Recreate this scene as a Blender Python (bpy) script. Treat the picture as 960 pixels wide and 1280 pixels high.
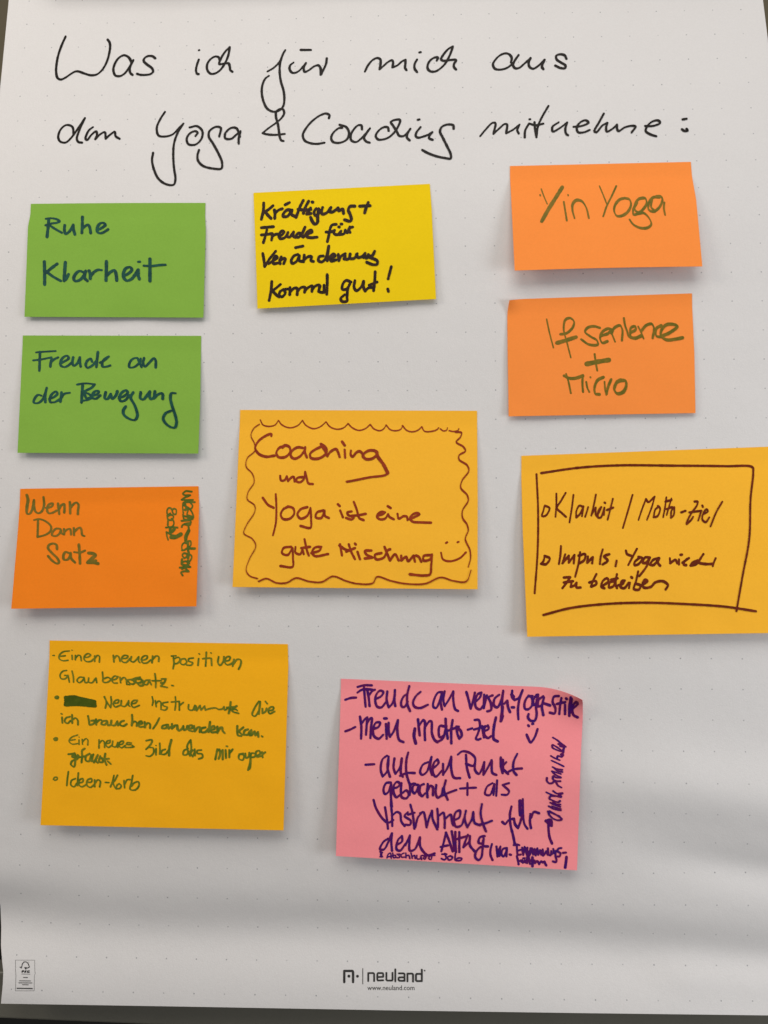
import bpy, math, random
from mathutils import Vector, noise
from mathutils.bvhtree import BVHTree

random.seed(7)
scene = bpy.context.scene
for o in list(bpy.data.objects):
    bpy.data.objects.remove(o)

# ------------------------------------------------------------------ camera
EYE = Vector((0.0, 0.0, 1.35))      # camera position, looking along +Y, held level
FPX = 1000.0                        # focal length in pixels of the 960x1280 photograph
cam_data = bpy.data.cameras.new('camera')
cam = bpy.data.objects.new('camera', cam_data)
scene.collection.objects.link(cam)
cam.location = EYE
cam.rotation_euler = (math.radians(90), 0, 0)
cam_data.sensor_fit = 'VERTICAL'
cam_data.sensor_height = 24.0
cam_data.lens = 24.0 * FPX / 1280.0
cam_data.clip_start = 0.01
cam_data.clip_end = 50
scene.camera = cam

# ------------------------------------------------------------------ room light
world = bpy.data.worlds.new('World')
scene.world = world
world.use_nodes = True
bg = world.node_tree.nodes['Background']
bg.inputs['Color'].default_value = (0.98, 0.96, 0.95, 1)
bg.inputs['Strength'].default_value = 0.27

def area(name, loc, target, size, energy, color, size_y=None):
    d = bpy.data.lights.new(name, 'AREA')
    d.size = size
    if size_y:
        d.shape = 'RECTANGLE'; d.size_y = size_y
    d.energy = energy
    d.color = color
    o = bpy.data.objects.new(name, d)
    scene.collection.objects.link(o)
    o.location = loc
    o.rotation_euler = (Vector(target) - Vector(loc)).to_track_quat('-Z', 'Y').to_euler()
    return o

area('ceiling_lamp', (-0.05, -0.30, 2.55), (0.0, 0.68, 1.35), 1.15, 9.9, (1.0, 0.94, 0.885))
area('left_lamp', (-1.10, -0.05, 2.05), (-0.2, 0.68, 1.55), 0.48, 4.0, (1.0, 0.905, 0.80))
area('right_lamp', (1.25, -0.15, 1.20), (0.30, 0.68, 1.00), 0.50, 6.3, (0.94, 0.96, 1.0))

scene.view_settings.view_transform = 'Standard'
scene.view_settings.look = 'None'
scene.view_settings.exposure = 0.30
scene.view_settings.gamma = 1.0

# ------------------------------------------------------------------ helpers
def tag(o, label=None, cat=None, group=None, kind=None):
    if label: o['label'] = label
    if cat: o['category'] = cat
    if group: o['group'] = group
    if kind: o['kind'] = kind
    return o

def mesh_obj(name, verts, faces, mats, parent=None, origin=Vector((0, 0, 0)), smooth=True):
    me = bpy.data.meshes.new(name)
    me.from_pydata([tuple(Vector(v) - origin) for v in verts], [], faces)
    if smooth:
        me.polygons.foreach_set('use_smooth', [True] * len(me.polygons))
    for m in (mats if isinstance(mats, (list, tuple)) else [mats]):
        me.materials.append(m)
    me.update()
    o = bpy.data.objects.new(name, me)
    scene.collection.objects.link(o)
    if parent is None:
        o.location = origin
    else:
        o.parent = parent
    return o

def thin_solid(vs, nu, nv, th):
    """front grid + back grid + rim; returns verts, faces (front faces first) and the count of front verts"""
    W1 = nu + 1
    nf = len(vs)
    nrm = []
    for j in range(nv + 1):
        for i in range(W1):
            a = vs[j * W1 + min(i + 1, nu)] - vs[j * W1 + max(i - 1, 0)]
            b = vs[min(j + 1, nv) * W1 + i] - vs[max(j - 1, 0) * W1 + i]
            n = a.cross(b)
            n.normalize()
            if n.y < 0: n = -n
            nrm.append(n)
    back = [v + n * th for v, n in zip(vs, nrm)]
    F = []
    for j in range(nv):
        for i in range(nu):
            a = j * W1 + i
            F.append((a, a + W1, a + W1 + 1, a + 1))
    for j in range(nv):
        for i in range(nu):
            a = nf + j * W1 + i
            F.append((a, a + 1, a + W1 + 1, a + W1))
    loop = [i for i in range(W1)] + [j * W1 + nu for j in range(1, nv + 1)] + [nv * W1 + i for i in range(nu - 1, -1, -1)] + [j * W1 for j in range(nv - 1, 0, -1)]
    for a, b in zip(loop, loop[1:] + loop[:1]):
        F.append((a, b, b + nf, a + nf))
    edges = {tuple(sorted(p)) for p in zip(loop, loop[1:] + loop[:1])}
    edges |= {(a + nf, b + nf) for a, b in edges}
    return vs + back, F, edges

def sharpen(o, edges):
    att = o.data.attributes.new('sharp_edge', 'BOOLEAN', 'EDGE')
    att.data.foreach_set('value', [tuple(sorted(e.vertices)) in edges for e in o.data.edges])

def nodes_of(name):
    m = bpy.data.materials.new(name)
    m.use_nodes = True
    nt = m.node_tree
    return m, nt, nt.nodes['Principled BSDF']

def N(nt, t, **kw):
    n = nt.nodes.new(t)
    for k, v in kw.items():
        if k in n.inputs: n.inputs[k].default_value = v
        else: setattr(n, k, v)
    return n

def mix_rgb(nt, fac, a, b):
    n = nt.nodes.new('ShaderNodeMix'); n.data_type = 'RGBA'
    for sock, val in ((0, fac), (6, a), (7, b)):
        if isinstance(val, bpy.types.NodeSocket): nt.links.new(val, n.inputs[sock])
        else: n.inputs[sock].default_value = val
    return n.outputs[2]

def fibre_bump(nt, bsdf, strength, fine=900.0, coarse=38.0, coarse_amt=0.9):
    tc = N(nt, 'ShaderNodeTexCoord')
    a = N(nt, 'ShaderNodeTexNoise', Scale=fine, Detail=3.0)
    b = N(nt, 'ShaderNodeTexNoise', Scale=coarse, Detail=4.0)
    nt.links.new(tc.outputs['Object'], a.inputs['Vector'])
    nt.links.new(tc.outputs['Object'], b.inputs['Vector'])
    b1 = N(nt, 'ShaderNodeBump', Strength=strength, Distance=0.00020)
    nt.links.new(a.outputs['Fac'], b1.inputs['Height'])
    b2 = N(nt, 'ShaderNodeBump', Strength=coarse_amt, Distance=0.0006)
    nt.links.new(b.outputs['Fac'], b2.inputs['Height'])
    nt.links.new(b1.outputs['Normal'], b2.inputs['Normal'])
    nt.links.new(b2.outputs['Normal'], bsdf.inputs['Normal'])
    return tc

def paper_material(name, col, col2, rough=0.85, bump=0.35, spec=0.08, sss=0.0):
    m, nt, b = nodes_of(name)
    tc = fibre_bump(nt, b, bump)
    n1 = N(nt, 'ShaderNodeTexNoise', Scale=14.0, Detail=6.0, Roughness=0.65)
    nt.links.new(tc.outputs['Object'], n1.inputs['Vector'])
    soft = mix_rgb(nt, n1.outputs['Fac'], (*col, 1), (*col2, 1))
    n2 = N(nt, 'ShaderNodeTexNoise', Scale=620.0, Detail=2.0, Roughness=0.7)      # fibres and flecks of the pulp
    nt.links.new(tc.outputs['Object'], n2.inputs['Vector'])
    mr = N(nt, 'ShaderNodeMapRange'); mr.inputs['From Min'].default_value = 0.30; mr.inputs['From Max'].default_value = 0.75
    mr.inputs['To Min'].default_value = 0.0; mr.inputs['To Max'].default_value = 0.16
    nt.links.new(n2.outputs['Fac'], mr.inputs['Value'])
    nt.links.new(mix_rgb(nt, mr.outputs['Result'], soft, (*[c * 0.72 for c in col], 1)), b.inputs['Base Color'])
    b.inputs['Roughness'].default_value = rough
    b.inputs['Specular IOR Level'].default_value = spec
    return m, nt, b

def ink_material(name, col, col2, rough=0.45, scale=170.0):
    m, nt, b = nodes_of(name)
    tc = N(nt, 'ShaderNodeTexCoord')
    n1 = N(nt, 'ShaderNodeTexNoise', Scale=scale, Detail=3.0, Roughness=0.6)
    nt.links.new(tc.outputs['Object'], n1.inputs['Vector'])
    r = N(nt, 'ShaderNodeMapRange')
    r.inputs['From Min'].default_value = 0.36; r.inputs['From Max'].default_value = 0.64
    nt.links.new(n1.outputs['Fac'], r.inputs['Value'])
    nt.links.new(mix_rgb(nt, r.outputs['Result'], (*col, 1), (*col2, 1)), b.inputs['Base Color'])
    b.inputs['Roughness'].default_value = rough
    b.inputs['Specular IOR Level'].default_value = 0.12
    return m

def plain(name, col, rough=0.6, metallic=0.0, var=0.25, scale=9.0):
    m, nt, b = nodes_of(name)
    tc = N(nt, 'ShaderNodeTexCoord')
    n1 = N(nt, 'ShaderNodeTexNoise', Scale=scale, Detail=6.0, Roughness=0.6)
    nt.links.new(tc.outputs['Object'], n1.inputs['Vector'])
    nt.links.new(mix_rgb(nt, n1.outputs['Fac'], (*[c * (1 - var) for c in col], 1), (*[c * (1 + var) for c in col], 1)), b.inputs['Base Color'])
    b.inputs['Roughness'].default_value = rough
    b.inputs['Metallic'].default_value = metallic
    bp = N(nt, 'ShaderNodeBump', Strength=0.2, Distance=0.0005)
    n2 = N(nt, 'ShaderNodeTexNoise', Scale=400.0, Detail=2.0)
    nt.links.new(tc.outputs['Object'], n2.inputs['Vector'])
    nt.links.new(n2.outputs['Fac'], bp.inputs['Height'])
    nt.links.new(bp.outputs['Normal'], b.inputs['Normal'])
    return m

INKS = {
    'black': ink_material('black_marker_ink', (0.008, 0.007, 0.006), (0.016, 0.012, 0.009)),
    'teal': ink_material('teal_marker_ink', (0.004, 0.045, 0.040), (0.008, 0.080, 0.055)),
    'brown_black': ink_material('brown_black_marker_ink', (0.010, 0.005, 0.003), (0.035, 0.012, 0.003)),
    'olive': ink_material('olive_marker_ink', (0.125, 0.115, 0.012), (0.215, 0.140, 0.014)),
    'rust': ink_material('rust_marker_ink', (0.230, 0.026, 0.006), (0.310, 0.040, 0.008)),
    'dark_rust': ink_material('brown_marker_ink', (0.110, 0.014, 0.003), (0.170, 0.024, 0.004)),
    'moss': ink_material('moss_marker_ink', (0.085, 0.135, 0.010), (0.180, 0.185, 0.014)),
    'leaf': ink_material('leaf_marker_ink', (0.070, 0.110, 0.010), (0.130, 0.140, 0.014)),
    'dark_moss': ink_material('dark_moss_marker_ink', (0.050, 0.080, 0.004), (0.075, 0.105, 0.006)),
    'purple': ink_material('purple_marker_ink', (0.045, 0.005, 0.135), (0.110, 0.005, 0.090)),
    'print': ink_material('grey_printing_ink', (0.030, 0.029, 0.028), (0.045, 0.043, 0.040)),
}

# ------------------------------------------------------------------ the sheet of flipchart paper
D0 = 0.676      # distance of the sheet in front of the lens

def sstep(t):
    t = max(0.0, min(1.0, t)); return t * t * (3 - 2 * t)

def relief(x, z):
    """distance of the paper behind the upright plane y = D0 (z measured from the eye)"""
    g = 0.060 * z - 0.036 * x
    t = z - 0.27
    g += 0.065 * (t + math.sqrt(t * t + 0.0012))                       # top leans back over the easel
    # long trough across the sheet just above its free lower end
    zc = -0.352 - 0.010 * (x / 0.3) + 0.004 * math.sin(x * 9.0 + 1.0)
    amp = 0.0070 + 0.0012 * math.sin(x * 6.0 + 0.4)
    g += amp * math.exp(-((z - zc) / 0.024) ** 2)
    g -= 0.0075 * sstep((zc - 0.004 - z) / 0.060)
    # swell at the right, fading out to the left
    wr = sstep((x - 0.02) / 0.26)
    zr = -0.222 - 0.10 * (x - 0.2)
    g -= 0.0080 * wr * math.exp(-((z - zr) / 0.030) ** 2)
    wq = sstep((x - 0.17) / 0.14)
    zq = -0.285 - 0.13 * (x - 0.25)
    g += 0.0045 * wq * math.exp(-((z - zq) / 0.016) ** 2)
    wl = sstep((x - 0.20) / 0.05)
    g -= 0.0030 * wl * math.exp(-((z + 0.375 + 0.06 * (x - 0.25)) / 0.013) ** 2)
    # left edge ripple near the bottom
    we = sstep((-x - 0.22) / 0.12)
    g += we * 0.0035 * math.sin((z + 0.36) * 55.0) * sstep((-0.28 - z) / 0.05)
    # slight slackness everywhere
    g += 0.0011 * math.sin(x * 11.0 + 1.3 * math.sin(z * 5.0)) * math.cos(z * 7.0 + 0.6)
    g += 0.0022 * (noise.noise(Vector((x * 4.5, z * 5.5, 3.1))))
    g += 0.0005 * (noise.noise(Vector((x * 14.0, z * 19.0, 7.7))))
    return g

def ray(px, py):
    return Vector(((px - 480.0) / FPX, 1.0, -(py - 640.0) / FPX))

def on_sheet(px, py, lift=0.0):
    d = ray(px, py)
    t = D0
    for _ in range(14):
        t = D0 + relief(d.x * t, d.z * t) - lift
    return EYE + d * t

def interp(pts, t):
    if t <= pts[0][0]: return pts[0][1]
    for (a, va), (b, vb) in zip(pts, pts[1:]):
        if t <= b: return va + (vb - va) * (t - a) / (b - a)
    (a, va), (b, vb) = pts[-2], pts[-1]
    return vb + (vb - va) * (t - b) / (b - a)

# outline of the sheet: left and right edge against height, lower edge against width
LEFT = [(-70, 18), (0, 11), (112, 0), (300, -13), (600, -20), (900, -14), (1100, -6), (1133, 0.6), (1160, 1.6), (1182, 1.2), (1200, 2.6), (1215, 4.2), (1232, 3.4), (1256, 1.0)]
RIGHT = [(-70, 945), (0, 953.7), (51, 960), (200, 973), (600, 988), (1000, 990), (1270, 984)]
BOT = [(0.0, 1254.5), (0.25, 1258.5), (0.5, 1263.0), (0.75, 1266.5), (1.0, 1269.5)]

paper_mat, nt, bs = paper_material('flipchart_paper', (0.685, 0.674, 0.664), (0.712, 0.702, 0.695), rough=0.62, bump=0.5, spec=0.3)
uvn = N(nt, 'ShaderNodeUVMap'); uvn.uv_map = 'grid'
fr = N(nt, 'ShaderNodeVectorMath', operation='FRACTION'); nt.links.new(uvn.outputs['UV'], fr.inputs[0])
sb = N(nt, 'ShaderNodeVectorMath', operation='SUBTRACT'); nt.links.new(fr.outputs[0], sb.inputs[0]); sb.inputs[1].default_value = (0.5, 0.5, 0)
ln = N(nt, 'ShaderNodeVectorMath', operation='LENGTH'); nt.links.new(sb.outputs[0], ln.inputs[0])
lt = N(nt, 'ShaderNodeMapRange'); lt.inputs['From Min'].default_value = 0.014; lt.inputs['From Max'].default_value = 0.030
lt.inputs['To Min'].default_value = 1.0; lt.inputs['To Max'].default_value = 0.0
nt.links.new(ln.outputs['Value'], lt.inputs['Value'])
# the grid does not print in the lower margin
sx = N(nt, 'ShaderNodeSeparateXYZ'); nt.links.new(uvn.outputs['UV'], sx.inputs[0])
fade = N(nt, 'ShaderNodeTexNoise', Scale=0.9, Detail=2.0); nt.links.new(uvn.outputs['UV'], fade.inputs['Vector'])
fm = N(nt, 'ShaderNodeMapRange'); fm.inputs['From Min'].default_value = 0.3; fm.inputs['From Max'].default_value = 0.65
fm.inputs['To Min'].default_value = 0.35; fm.inputs['To Max'].default_value = 0.9
nt.links.new(fade.outputs['Fac'], fm.inputs['Value'])
mu = N(nt, 'ShaderNodeMath', operation='MULTIPLY'); nt.links.new(lt.outputs['Result'], mu.inputs[0]); nt.links.new(fm.outputs['Result'], mu.inputs[1])
mg = N(nt, 'ShaderNodeMath', operation='LESS_THAN'); nt.links.new(sx.outputs['Y'], mg.inputs[0]); mg.inputs[1].default_value = 22.9
mu2 = N(nt, 'ShaderNodeMath', operation='MULTIPLY'); nt.links.new(mu.outputs[0], mu2.inputs[0]); nt.links.new(mg.outputs[0], mu2.inputs[1])
base_link = bs.inputs['Base Color'].links[0].from_socket
nt.links.new(mix_rgb(nt, mu2.outputs[0], base_link, (0.23, 0.24, 0.25, 1)), bs.inputs['Base Color'])

NU, NV = 200, 270
verts, uvs = [], []
def row_len(x, z):   # paper length down from z = +0.5 at this x, coarse integral of the relief
    return 0
for j in range(NV + 1):
    t = j / NV
    for i in range(NU + 1):
        s = i / NU
        yb = interp(BOT, s)
        py = -70 + (yb + 70) * t
        xl, xr = interp(LEFT, py), interp(RIGHT, py)
        verts.append(on_sheet(xl + (xr - xl) * s, py))
# grid coordinates: width along x, and length of paper measured down each column
for i in range(NU + 1):
    acc = 0.0
    prev = None
    for j in range(NV + 1):
        p = verts[j * (NU + 1) + i]
        if prev is not None:
            acc += math.hypot(p.z - prev.z, p.y - prev.y)
        prev = p
        uvs.append((i, j, acc))
acc_tab = {(i, j): a for i, j, a in uvs}
# reference: the dot seen at pixel (399.8, 416.3)
ref = on_sheet(399.8, 416.3)
def acc_at(i, z):
    for j in range(NV):
        z0, z1 = verts[j * (NU + 1) + i].z, verts[(j + 1) * (NU + 1) + i].z
        if z1 <= z <= z0:
            f = (z0 - z) / (z0 - z1)
            return acc_tab[(i, j)] * (1 - f) + acc_tab[(i, j + 1)] * f
    return 0
faces = []
for j in range(NV):
    for i in range(NU):
        a = j * (NU + 1) + i
        faces.append((a, a + NU + 1, a + NU + 2, a + 1))
sv, sf, se = thin_solid(verts, NU, NV, 0.00030)
sheet = mesh_obj('flipchart_sheet', sv, sf, paper_mat, origin=Vector((0, D0, EYE.z)))
sharpen(sheet, se)
lay = sheet.data.uv_layers.new(name='grid')
refacc = [acc_at(i, ref.z) for i in range(NU + 1)]
PITCH = 0.025
for lp in sheet.data.loops:
    k = lp.vertex_index % len(verts)
    j, i = divmod(k, NU + 1)
    u = (verts[k].x * 1.0007 - ref.x) / PITCH
    v = (acc_tab[(i, j)] - refacc[i]) / PITCH
    lay.data[lp.index].uv = (u + 0.5, v + 0.5)
sheet_bvh = BVHTree.FromPolygons([tuple(v) for v in verts], faces)
tag(sheet, 'white flipchart sheet with faint dot grid, black handwritten heading and curling lower edge', 'flipchart sheet')

# ------------------------------------------------------------------ sticky notes
BVH = {'sheet': sheet_bvh}
OWN = {'sheet': sheet}
GROUP = 'sticky notes on the flipchart sheet'

def sticky(key, label, mat, left, right, lift, v0=0.13, bow_top=0.0, bow_bot=0.0, power=0.82, belly=0.0, curl=None, skew=0.0, mag=0.0):
    """left/right: photographed edge as (v, px, py); lift: how far the free lower end stands off the sheet"""
    nu, nv = 44, 34
    L = [(v, (x, y)) for v, x, y in left]; R = [(v, (x, y)) for v, x, y in right]
    def along(tab, v):
        return interp([(a, p[0]) for a, p in tab], v), interp([(a, p[1]) for a, p in tab], v)
    vs = []
    for j in range(nv + 1):
        v = j / nv
        lx, ly = along(L, v); rx, ry = along(R, v)
        for i in range(nu + 1):
            u = i / nu
            px = lx + (rx - lx) * u; py = ly + (ry - ly) * u
            py += math.sin(u * math.pi) * (bow_top * (1 - v) + bow_bot * v)
            t = max(0.0, (v - v0) / (1 - v0))
            h = lift * (t ** power) * (1 + skew * (u - 0.5))
            h += belly * math.sin(math.pi * u) * t
            h += 0.0006 + 0.0011 * t * noise.noise(Vector((px * 0.02, py * 0.02, lift * 100)))
            if curl:
                cu, cv, rad, hh, dx, dy = curl
                d = math.hypot((u - cu) * 1.35, v - cv)
                c = max(0.0, 1 - d / rad)
                h += hh * c * c
                px += dx * c ** 2; py += dy * c ** 2
            vs.append(on_sheet(px, py, h))
    fs = []
    for j in range(nv):
        for i in range(nu):
            a = j * (nu + 1) + i
            fs.append((a, a + nu + 1, a + nu + 2, a + 1))
    org = sum(vs, Vector()) / len(vs)
    tv, tf, te = thin_solid(vs, nu, nv, 0.00014)
    o = mesh_obj('sticky_note', tv, tf, mat, origin=org)
    sharpen(o, te)
    tag(o, label, 'sticky note', GROUP)
    OWN[key] = o
    BVH[key] = BVHTree.FromPolygons([tuple(v) for v in vs], fs)
    return o

green, *_ = paper_material('green_note_paper', (0.215, 0.420, 0.055), (0.245, 0.455, 0.068))
yellow, *_ = paper_material('yellow_note_paper', (0.820, 0.575, 0.006), (0.870, 0.615, 0.009))
orange, *_ = paper_material('orange_note_paper', (0.950, 0.275, 0.052), (0.970, 0.300, 0.062))
orange_b, *_ = paper_material('deep_orange_note_paper', (0.910, 0.225, 0.012), (0.950, 0.252, 0.018))
amber, *_ = paper_material('amber_note_paper', (0.955, 0.475, 0.032), (0.972, 0.505, 0.040))
amber_b, *_ = paper_material('golden_note_paper', (0.950, 0.445, 0.010), (0.970, 0.475, 0.014))
pink, *_ = paper_material('pink_note_paper', (0.970, 0.290, 0.315), (0.985, 0.315, 0.340))

sticky('n_green1', 'green sticky note with two short words in teal marker, the upper green note', green,
       [(0, 38.5, 254.8), (.1, 38, 268), (.2, 35, 283), (1, 30.6, 396)], [(0, 256.7, 253.6), (.12, 256.4, 270), (.25, 257.2, 288), (1, 254.3, 397)], 0.0032, bow_top=-.4)
sticky('n_green2', 'green sticky note with four teal words and long looped tails, the lower green note', green,
       [(0, 28.6, 419.3), (.1, 28, 434), (1, 21.9, 566)], [(0, 251.4, 419.8), (.12, 251.2, 438), (.5, 250.4, 495), (1, 247.9, 567)], 0.0055)
sticky('n_yellow', 'lemon yellow sticky note with four crowded lines in thick dark marker under the heading', yellow,
       [(0, 316.8, 241), (.12, 317.4, 258), (.4, 319, 301), (1, 321.7, 385.8)], [(0, 537.3, 229.8), (.2, 539.5, 259), (1, 545.1, 373.8)], 0.0045, v0=.05, belly=.001)
sticky('n_orange1', 'orange sticky note with one line in olive marker, its lower edge lifting, top right', orange,
       [(0, 637.5, 207.5), (.1, 637.5, 221), (.25, 638.8, 245), (1, 643.3, 338.2)], [(0, 863.5, 202.3), (.12, 865, 220), (.35, 870.3, 250), (1, 878, 333)], 0.0155, bow_bot=-.8)
sticky('n_orange2', 'orange sticky note with a plus sign between two lines of olive writing', orange,
       [(0, 634, 374.3), (.1, 634, 389), (.5, 634.6, 446), (1, 635.8, 520.4)], [(0, 865, 366.7), (.12, 865.3, 384), (.5, 868, 442), (1, 869.4, 516.3)], 0.0035,
       curl=(0, 0, 0.17, 0.006, 3.0, 1.0))
sticky('n_amber1', 'large amber sticky note framed by a hand drawn wavy line, mid sheet', amber,
       [(0, 300.2, 512.4), (.1, 299.4, 535), (1, 290.6, 733.8)], [(0, 596.3, 513.5), (.15, 596.6, 547), (.5, 597.2, 626), (1, 597, 736.6)], 0.009, v0=.09)
sticky('n_amber2', 'large amber sticky note with brown writing inside a hand drawn straight box', amber,
       [(0, 651.7, 569.8), (.12, 651.6, 597), (.4, 653.2, 660), (1, 659, 796)], [(0, 971, 558), (.2, 975, 605), (1, 984, 791)], 0.010, v0=.09)
sticky('n_orange3', 'deep orange sticky note with sideways green writing along its right edge', orange_b,
       [(0, 25.3, 611), (.13, 24.6, 631), (.3, 22.6, 660), (1, 14, 761)], [(0, 248, 607.7), (.15, 248.9, 630), (.4, 248.2, 668), (1, 245.5, 758)], 0.011)
sticky('n_amber3', 'large golden sticky note with a bulleted list and one blacked out word, lower left', amber_b,
       [(0, 62, 800.6), (.1, 61.6, 824), (1, 50.6, 1031.5)], [(0, 359.8, 805.2), (.12, 360.5, 832.5), (1, 354.5, 1038)], 0.012, v0=.09)
sticky('n_pink', 'pink sticky note covered in purple writing with its upper right corner curling up', pink,
       [(0, 426.2, 848.5), (.1, 425.9, 870), (1, 419.9, 1070)], [(0, 731, 861), (.08, 730, 874), (.35, 726.5, 935), (1, 721.3, 1088)], 0.012, v0=.07,
       curl=(1, 0, 0.27, 0.018, -3.0, 14.0))

# ------------------------------------------------------------------ handwriting laid on the paper
# Handwriting, stroke by stroke.  Each word: (owner, child name, ink, x0, y0, k, wmin, wmax, nib angle, strokes)
INK = []
def W(owner, text, ink, x0, y0, k, wmin, wmax, nib, strokes):
    INK.append((owner, text, ink, x0, y0, k, wmin, wmax, nib, strokes))

# ---- heading on the flipchart sheet
HB = 'black'
W('sheet', 'Was', HB, 60, 30, 6, 2.1, 3.1, -35, """
448,118 460,135 466,160 460,215 440,285 405,345 365,378 320,384 270,370 225,355 200,358 170,375 130,402 96,416 72,405 61,360 64,300 78,230 100,165 132,93
628,290 605,250 570,234 530,255 500,300 490,345 505,385 540,390 575,370 605,330 640,270
640,270 620,310 612,345 620,370 634,381
803,256 785,242 750,240 722,258 718,278 745,305 778,330 788,355 770,374 730,381 690,380 668,373""")
W('sheet', 'ich', HB, 220, 40, 4.8, 2.1, 3.0, -35, """
137,165 125,200 120,232 128,252 136,252
136,110 140,108
262,172 256,152 235,147 205,165 187,195 188,228 208,250 235,248 265,228 292,190 312,145 323,90 295,118 270,158 260,192 285,190 315,188 322,205 326,228 338,238""")
W('sheet', 'für', HB, 220, 40, 4.8, 2.0, 3.1, -35, """
656,108 642,132 625,185 622,240 630,300 645,350 650,400 645,440 625,468 585,478 550,462 528,425 515,370 518,320 535,280 558,262
548,237 585,215 612,190 630,165
706,182 685,200 682,225 700,245 730,238 760,210 780,185 766,215 772,238 795,230 830,205 855,200 866,215 868,255 885,225 900,190 905,158
868,215 873,250
748,107 810,107""")
W('sheet', 'mich', HB, 440, 40, 6, 2.2, 3.2, -35, """
97,296 120,250 155,210 190,195 212,205 214,240 206,280 235,255 270,225 300,212 308,225 303,265 340,250 375,220 402,208 400,240 398,268 408,285
488,206 470,240 470,275 488,300
505,153 517,150
635,215 645,192 625,190 595,205 570,240 568,275 590,295 625,295 660,275 700,235 735,170 757,108 725,125 685,170 668,205 685,215 730,210 780,210 765,240 765,262 780,280""")
W('sheet', 'aus', HB, 590, 40, 6, 2.2, 3.2, -35, """
292,228 298,195 280,168 250,160 210,175 170,215 157,245 172,275 210,282 260,270 300,240 350,172
350,172 320,215 308,250 325,272 355,268 395,235 440,195 425,230 432,262 460,275 495,255 545,208 530,240 525,262 535,278
708,200 695,175 660,167 632,178 635,205 670,230 700,250 698,270 665,270 625,252""")
W('sheet', 'dem', HB, 60, 130, 3.692, 2.1, 3.0, -35, """
118,140 112,105 85,97 60,115 47,150 55,172 80,178 105,158 140,110 170,65 145,120 133,160 140,175 157,178
208,106 188,122 173,160 180,166 200,142 222,126 226,140 218,162 240,140 262,130 266,160 288,140 308,128 312,148 330,160""")
W('sheet', 'Yoga', HB, 60, 130, 3.692, 2.1, 3.0, -35, """
540,36 518,70 502,110 510,145 540,150 575,140 605,110 625,90 600,130 582,180 578,240 582,300 588,345 580,372 545,370 510,345 490,305 480,260 485,225
653,108 688,102 712,125 708,160 680,187 648,185 640,160 655,135 680,125 690,132 680,148
790,150 797,110 775,105 745,125 742,150 760,180 785,225 803,270 800,297 765,298 715,285 692,260 690,235 697,212
885,150 870,112 845,110 818,135 818,158 845,160 870,140 888,125 880,160 880,182""")
W('sheet', 'and_sign', HB, 310, 120, 6.857, 2.1, 3.0, -35, """
315,325 230,333 160,328 125,318 170,280 240,230 290,185 310,145 300,115 270,112 242,135 240,180 255,235 265,300 272,350 285,380 305,385""")
W('sheet', 'Coaching', HB, 310, 120, 6.857, 2.2, 3.1, -35, """
693,190 698,165 670,150 620,165 550,215 495,280 470,335 485,380 530,403 590,410 655,400
808,272 780,275 735,310 713,355 725,390 765,402 820,390 855,360 865,310 840,265 785,247""")
W('sheet', 'Coaching', HB, 440, 130, 6, 2.2, 3.1, -35, """
75,190 70,160 45,160 10,195 -10,235 -5,272 30,285 65,262 100,225 135,182
135,182 105,225 90,255 105,280 132,290
275,200 268,175 235,175 195,205 178,240 195,265 235,265 275,250 315,215 345,170 360,120 325,118 292,135 310,165 335,205 355,238 385,240 415,215 438,185
438,185 415,225 412,250 432,272
515,172 485,210 478,240 495,252 530,245 570,230 603,210
603,210 580,240 580,258 605,268
493,118 507,115
762,185 760,160 720,153 675,170 660,205 680,250 715,320 740,375 740,408 700,405 640,393 575,370 528,345""")
W('sheet', 'mitnehme', HB, 590, 120, 3.4286, 2.1, 3.0, -35, """
35,172 60,142 88,115 100,116 92,162 118,138 140,120 150,122 146,160 175,145 204,122 194,146 200,160
243,120 228,148 226,177
246,100 250,99
328,42 300,90 282,132 276,176
268,112 270,140 276,172
245,118 275,125 306,118
372,112 345,132 346,152 372,140 408,113 400,142 404,162 412,168
435,132 470,128 499,114 488,104 465,112 449,135 455,155 480,155 505,145
565,75 545,112 525,150 533,155 560,125 580,115 575,135 578,152 605,138 622,122 622,140 628,150 655,134 688,127 701,130 684,156
742,128 775,128 806,115 800,105 775,108 752,128 745,150 765,164 790,172
903,100 920,97
900,142 912,150 924,148 920,141""")

# ---- first green note
G1 = 'teal'
W('n_green1', 'Ruhe', G1, 40, 260, 5.333, 2.6, 4.2, 5, """
112,75 108,120 100,192
92,72 130,68 165,75 182,88 165,98 130,103 90,115
125,120 155,140 200,165
218,115 216,150 224,172 250,155 275,112 276,140 286,176
336,60 335,110 332,165
332,140 355,120 375,112 385,130 391,166
430,150 460,135 488,112 480,100 455,102 436,128 435,158 455,168 480,160 507,142""")
W('n_green1', 'Klarheit', G1, 40, 260, 5.333, 3.0, 4.6, 5, """
82,358 84,430 84,510
168,372 130,400 92,432
100,428 145,460 192,486
222,362 218,420 214,485 225,475 243,442
345,428 315,420 290,440 278,470 290,487 320,478 345,452 358,420
352,435 350,465 370,486
380,418 388,440 388,470
392,450 415,425 440,412 465,414
496,355 495,420 493,482
496,452 525,425 550,415 560,440 565,482
605,455 640,438 665,412 655,395 628,400 612,425 610,460 630,483 660,475 690,440 706,412
708,412 708,450 715,472
708,358 720,358
786,340 786,410 786,485
745,384 800,386 850,380 890,378""")
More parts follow.
